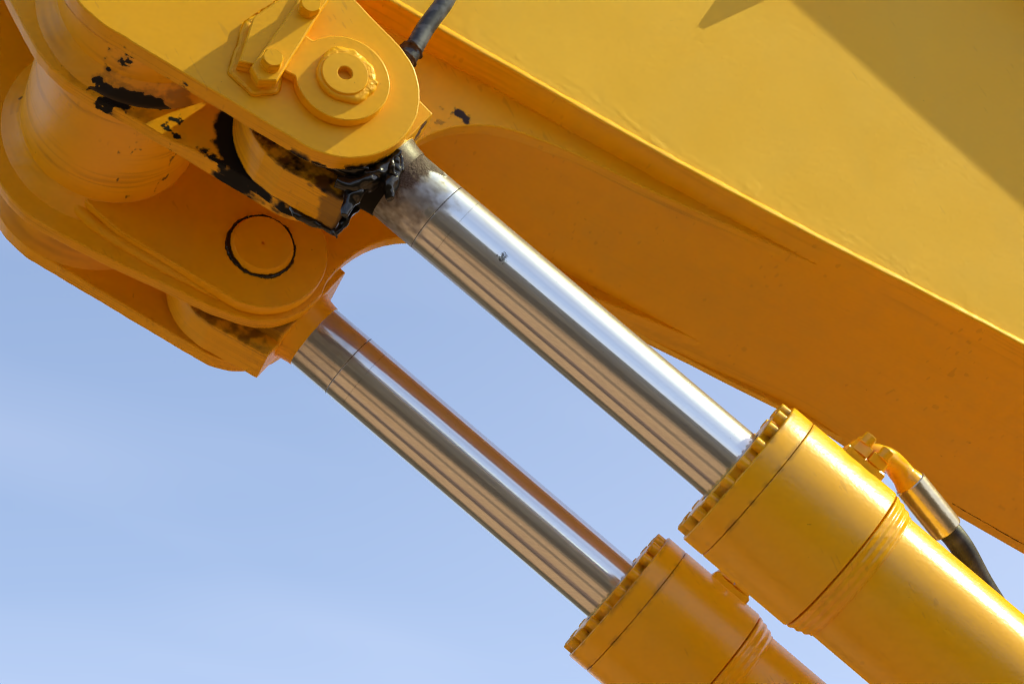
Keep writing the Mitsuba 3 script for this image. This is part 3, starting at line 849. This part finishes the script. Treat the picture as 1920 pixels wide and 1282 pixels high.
gl = []
for pts, y, rad, sd in (([(748, 282), (738, 300), (733, 318), (744, 330)], -0.088, [0.006, 0.009, 0.008, 0.003], 1),
                        ([(742, 290), (750, 303), (748, 318), (738, 312)], -0.080, [0.006, 0.008, 0.008, 0.004], 2),
                        ([(728, 300), (716, 318), (700, 326), (684, 322)], -0.086, [0.006, 0.009, 0.010, 0.006], 3),
                        ([(738, 300), (733, 330), (730, 352), (732, 374)], -0.076, [0.014, 0.018, 0.016, 0.006], 4),
                        ([(716, 318), (690, 338), (660, 345), (630, 340)], -0.074, [0.013, 0.017, 0.015, 0.008], 5),
                        ([(700, 335), (668, 360), (652, 385), (646, 405)], -0.060, [0.014, 0.017, 0.012, 0.006], 6),
                        ([(690, 320), (650, 318), (600, 300), (560, 285)], -0.074, [0.012, 0.012, 0.010, 0.006], 7),
                        ([(668, 385), (652, 405), (640, 425), (628, 438)], 0.035, [0.008, 0.008, 0.007, 0.004], 8),
                        ([(600, 420), (575, 412), (556, 400), (545, 388)], 0.078, [0.005, 0.009, 0.008, 0.004], 9),
                        ([(628, 436), (610, 428), (596, 420), (580, 412)], 0.075, [0.004, 0.005, 0.005, 0.006], 10),
                        ([(626, 432), (627, 438), (631, 443), (632, 446)], 0.062, [0.006, 0.005, 0.003, 0.001], 11)):
    gl.append(blob([inv(q, y + 0.004 * n1(np.array([i * 1.3]), sd)[0]) for i, q in enumerate(pts)], rad, 100 + sd * 3))
for g_ in gl:
    gk = obj('hydraulic_cylinder__grease', g_, 'grease_black', smooth=True)
    labels[gk] = {'label': 'glossy lump of black grease squeezed out at the rod eye'}

# ---------------------------------------------------------------- hoses
H = 'hydraulic_hose'
labels[H] = {'label': 'black hydraulic hose with yellow elbow and metal sleeve on the nearer cylinder', 'category': 'hose'}
e0 = bN + nN * 0.010
f0, f1 = inv((1706, 906), -0.030), inv((1776, 993), 0.000)
fd = (f1 - f0) / np.linalg.norm(f1 - f0)
el = spline([e0, e0 + nN * 0.016, e0 + nN * 0.026 + RW * 0.014, f0 - fd * 0.034, f0 - fd * 0.012, f0 + fd * 0.01], 60)
er = np.interp(np.linspace(0, 1, 60), [0, 0.2, 0.55, 0.8, 0.88, 0.95, 1], [0.020, 0.020, 0.021, 0.0225, 0.026, 0.0285, 0.0265])
obj(H + '__elbow', tube(el, er, 32), 'paint_cylinder', smooth=True)
fl = np.linalg.norm(f1 - f0)
sk = obj(H + '__sleeve', place(lathe([(0.006, 0.0), (0.0, 0.0245), (-0.001, 0.0285), (0.001, 0.0302), (fl * 0.5, 0.0306), (fl - 0.003, 0.0302), (fl, 0.0285), (fl, 0.022), (fl - 0.004, 0.0)], 64), f0, fd), 'zinc', smooth=30)
labels[sk] = {'label': 'shiny crimped metal sleeve'}
hp = spline([f1 - fd * 0.01, f1 + fd * 0.05, inv((1834, 1082), 0.045), inv((1880, 1156), 0.09), inv((1940, 1265), 0.14), inv((2010, 1400), 0.18)], 60)
hk = obj(H + '__hose_line', tube(hp, 0.0215, 32), 'rubber_hose', smooth=True)
labels[hk] = {'label': 'black rubber hose line'}

G = 'grease_hose'
labels[G] = {'label': 'thin grey grease hose with rusty end nut rising behind the near lug', 'category': 'hose'}
gp = spline([inv((762, 112), -0.045), inv((774, 95), -0.045), inv((790, 66), -0.045), inv((815, 30), -0.046), inv((838, -4), -0.048), inv((850, -50), -0.05), inv((852, -140), -0.05)], 70)
obj(G + '__line', tube(gp, 0.0172, 28), 'rubber_dusty', smooth=True)
nutp = spline([inv((756, 116), -0.045), inv((764, 106), -0.045), inv((773, 92), -0.045), inv((778, 84), -0.045)], 24)
obj(G + '__end_nut', tube(nutp, [0.017 + 0.004 * math.sin(k * 0.5) + 0.002 * math.sin(k * 1.7) for k in range(24)], 22, lump=lambda k, a: 0.05 * np.sin(3 * a + k * 0.4) + 0.05 * np.sin(7 * a + k)), 'rusty', smooth=True)
labels[G + '__end_nut'] = {'label': 'rusty dirt-caked end nut'}

# hairline crack in the paint along the far edge of the underside
xa, xb = inv((1786, 954), 0.60)[0], inv((1926, 1024), 0.60)[0]
cx_ = np.linspace(xa, xb, 60)
cy_ = 0.600 + 0.0015 * n1(np.arange(60) / 4.0, 201)
cz_ = fn_n(cx_) + (fn_f(cx_) - fn_n(cx_)) * (cy_ / D) - 0.0002
obj(B + '__paint_crack', tube(np.c_[cx_, cy_, cz_], 0.0006 + 0.0007 * np.clip(n1(np.arange(60) / 3.0, 202) + 0.4, 0, 1), 8), 'seam_dark', smooth=True)
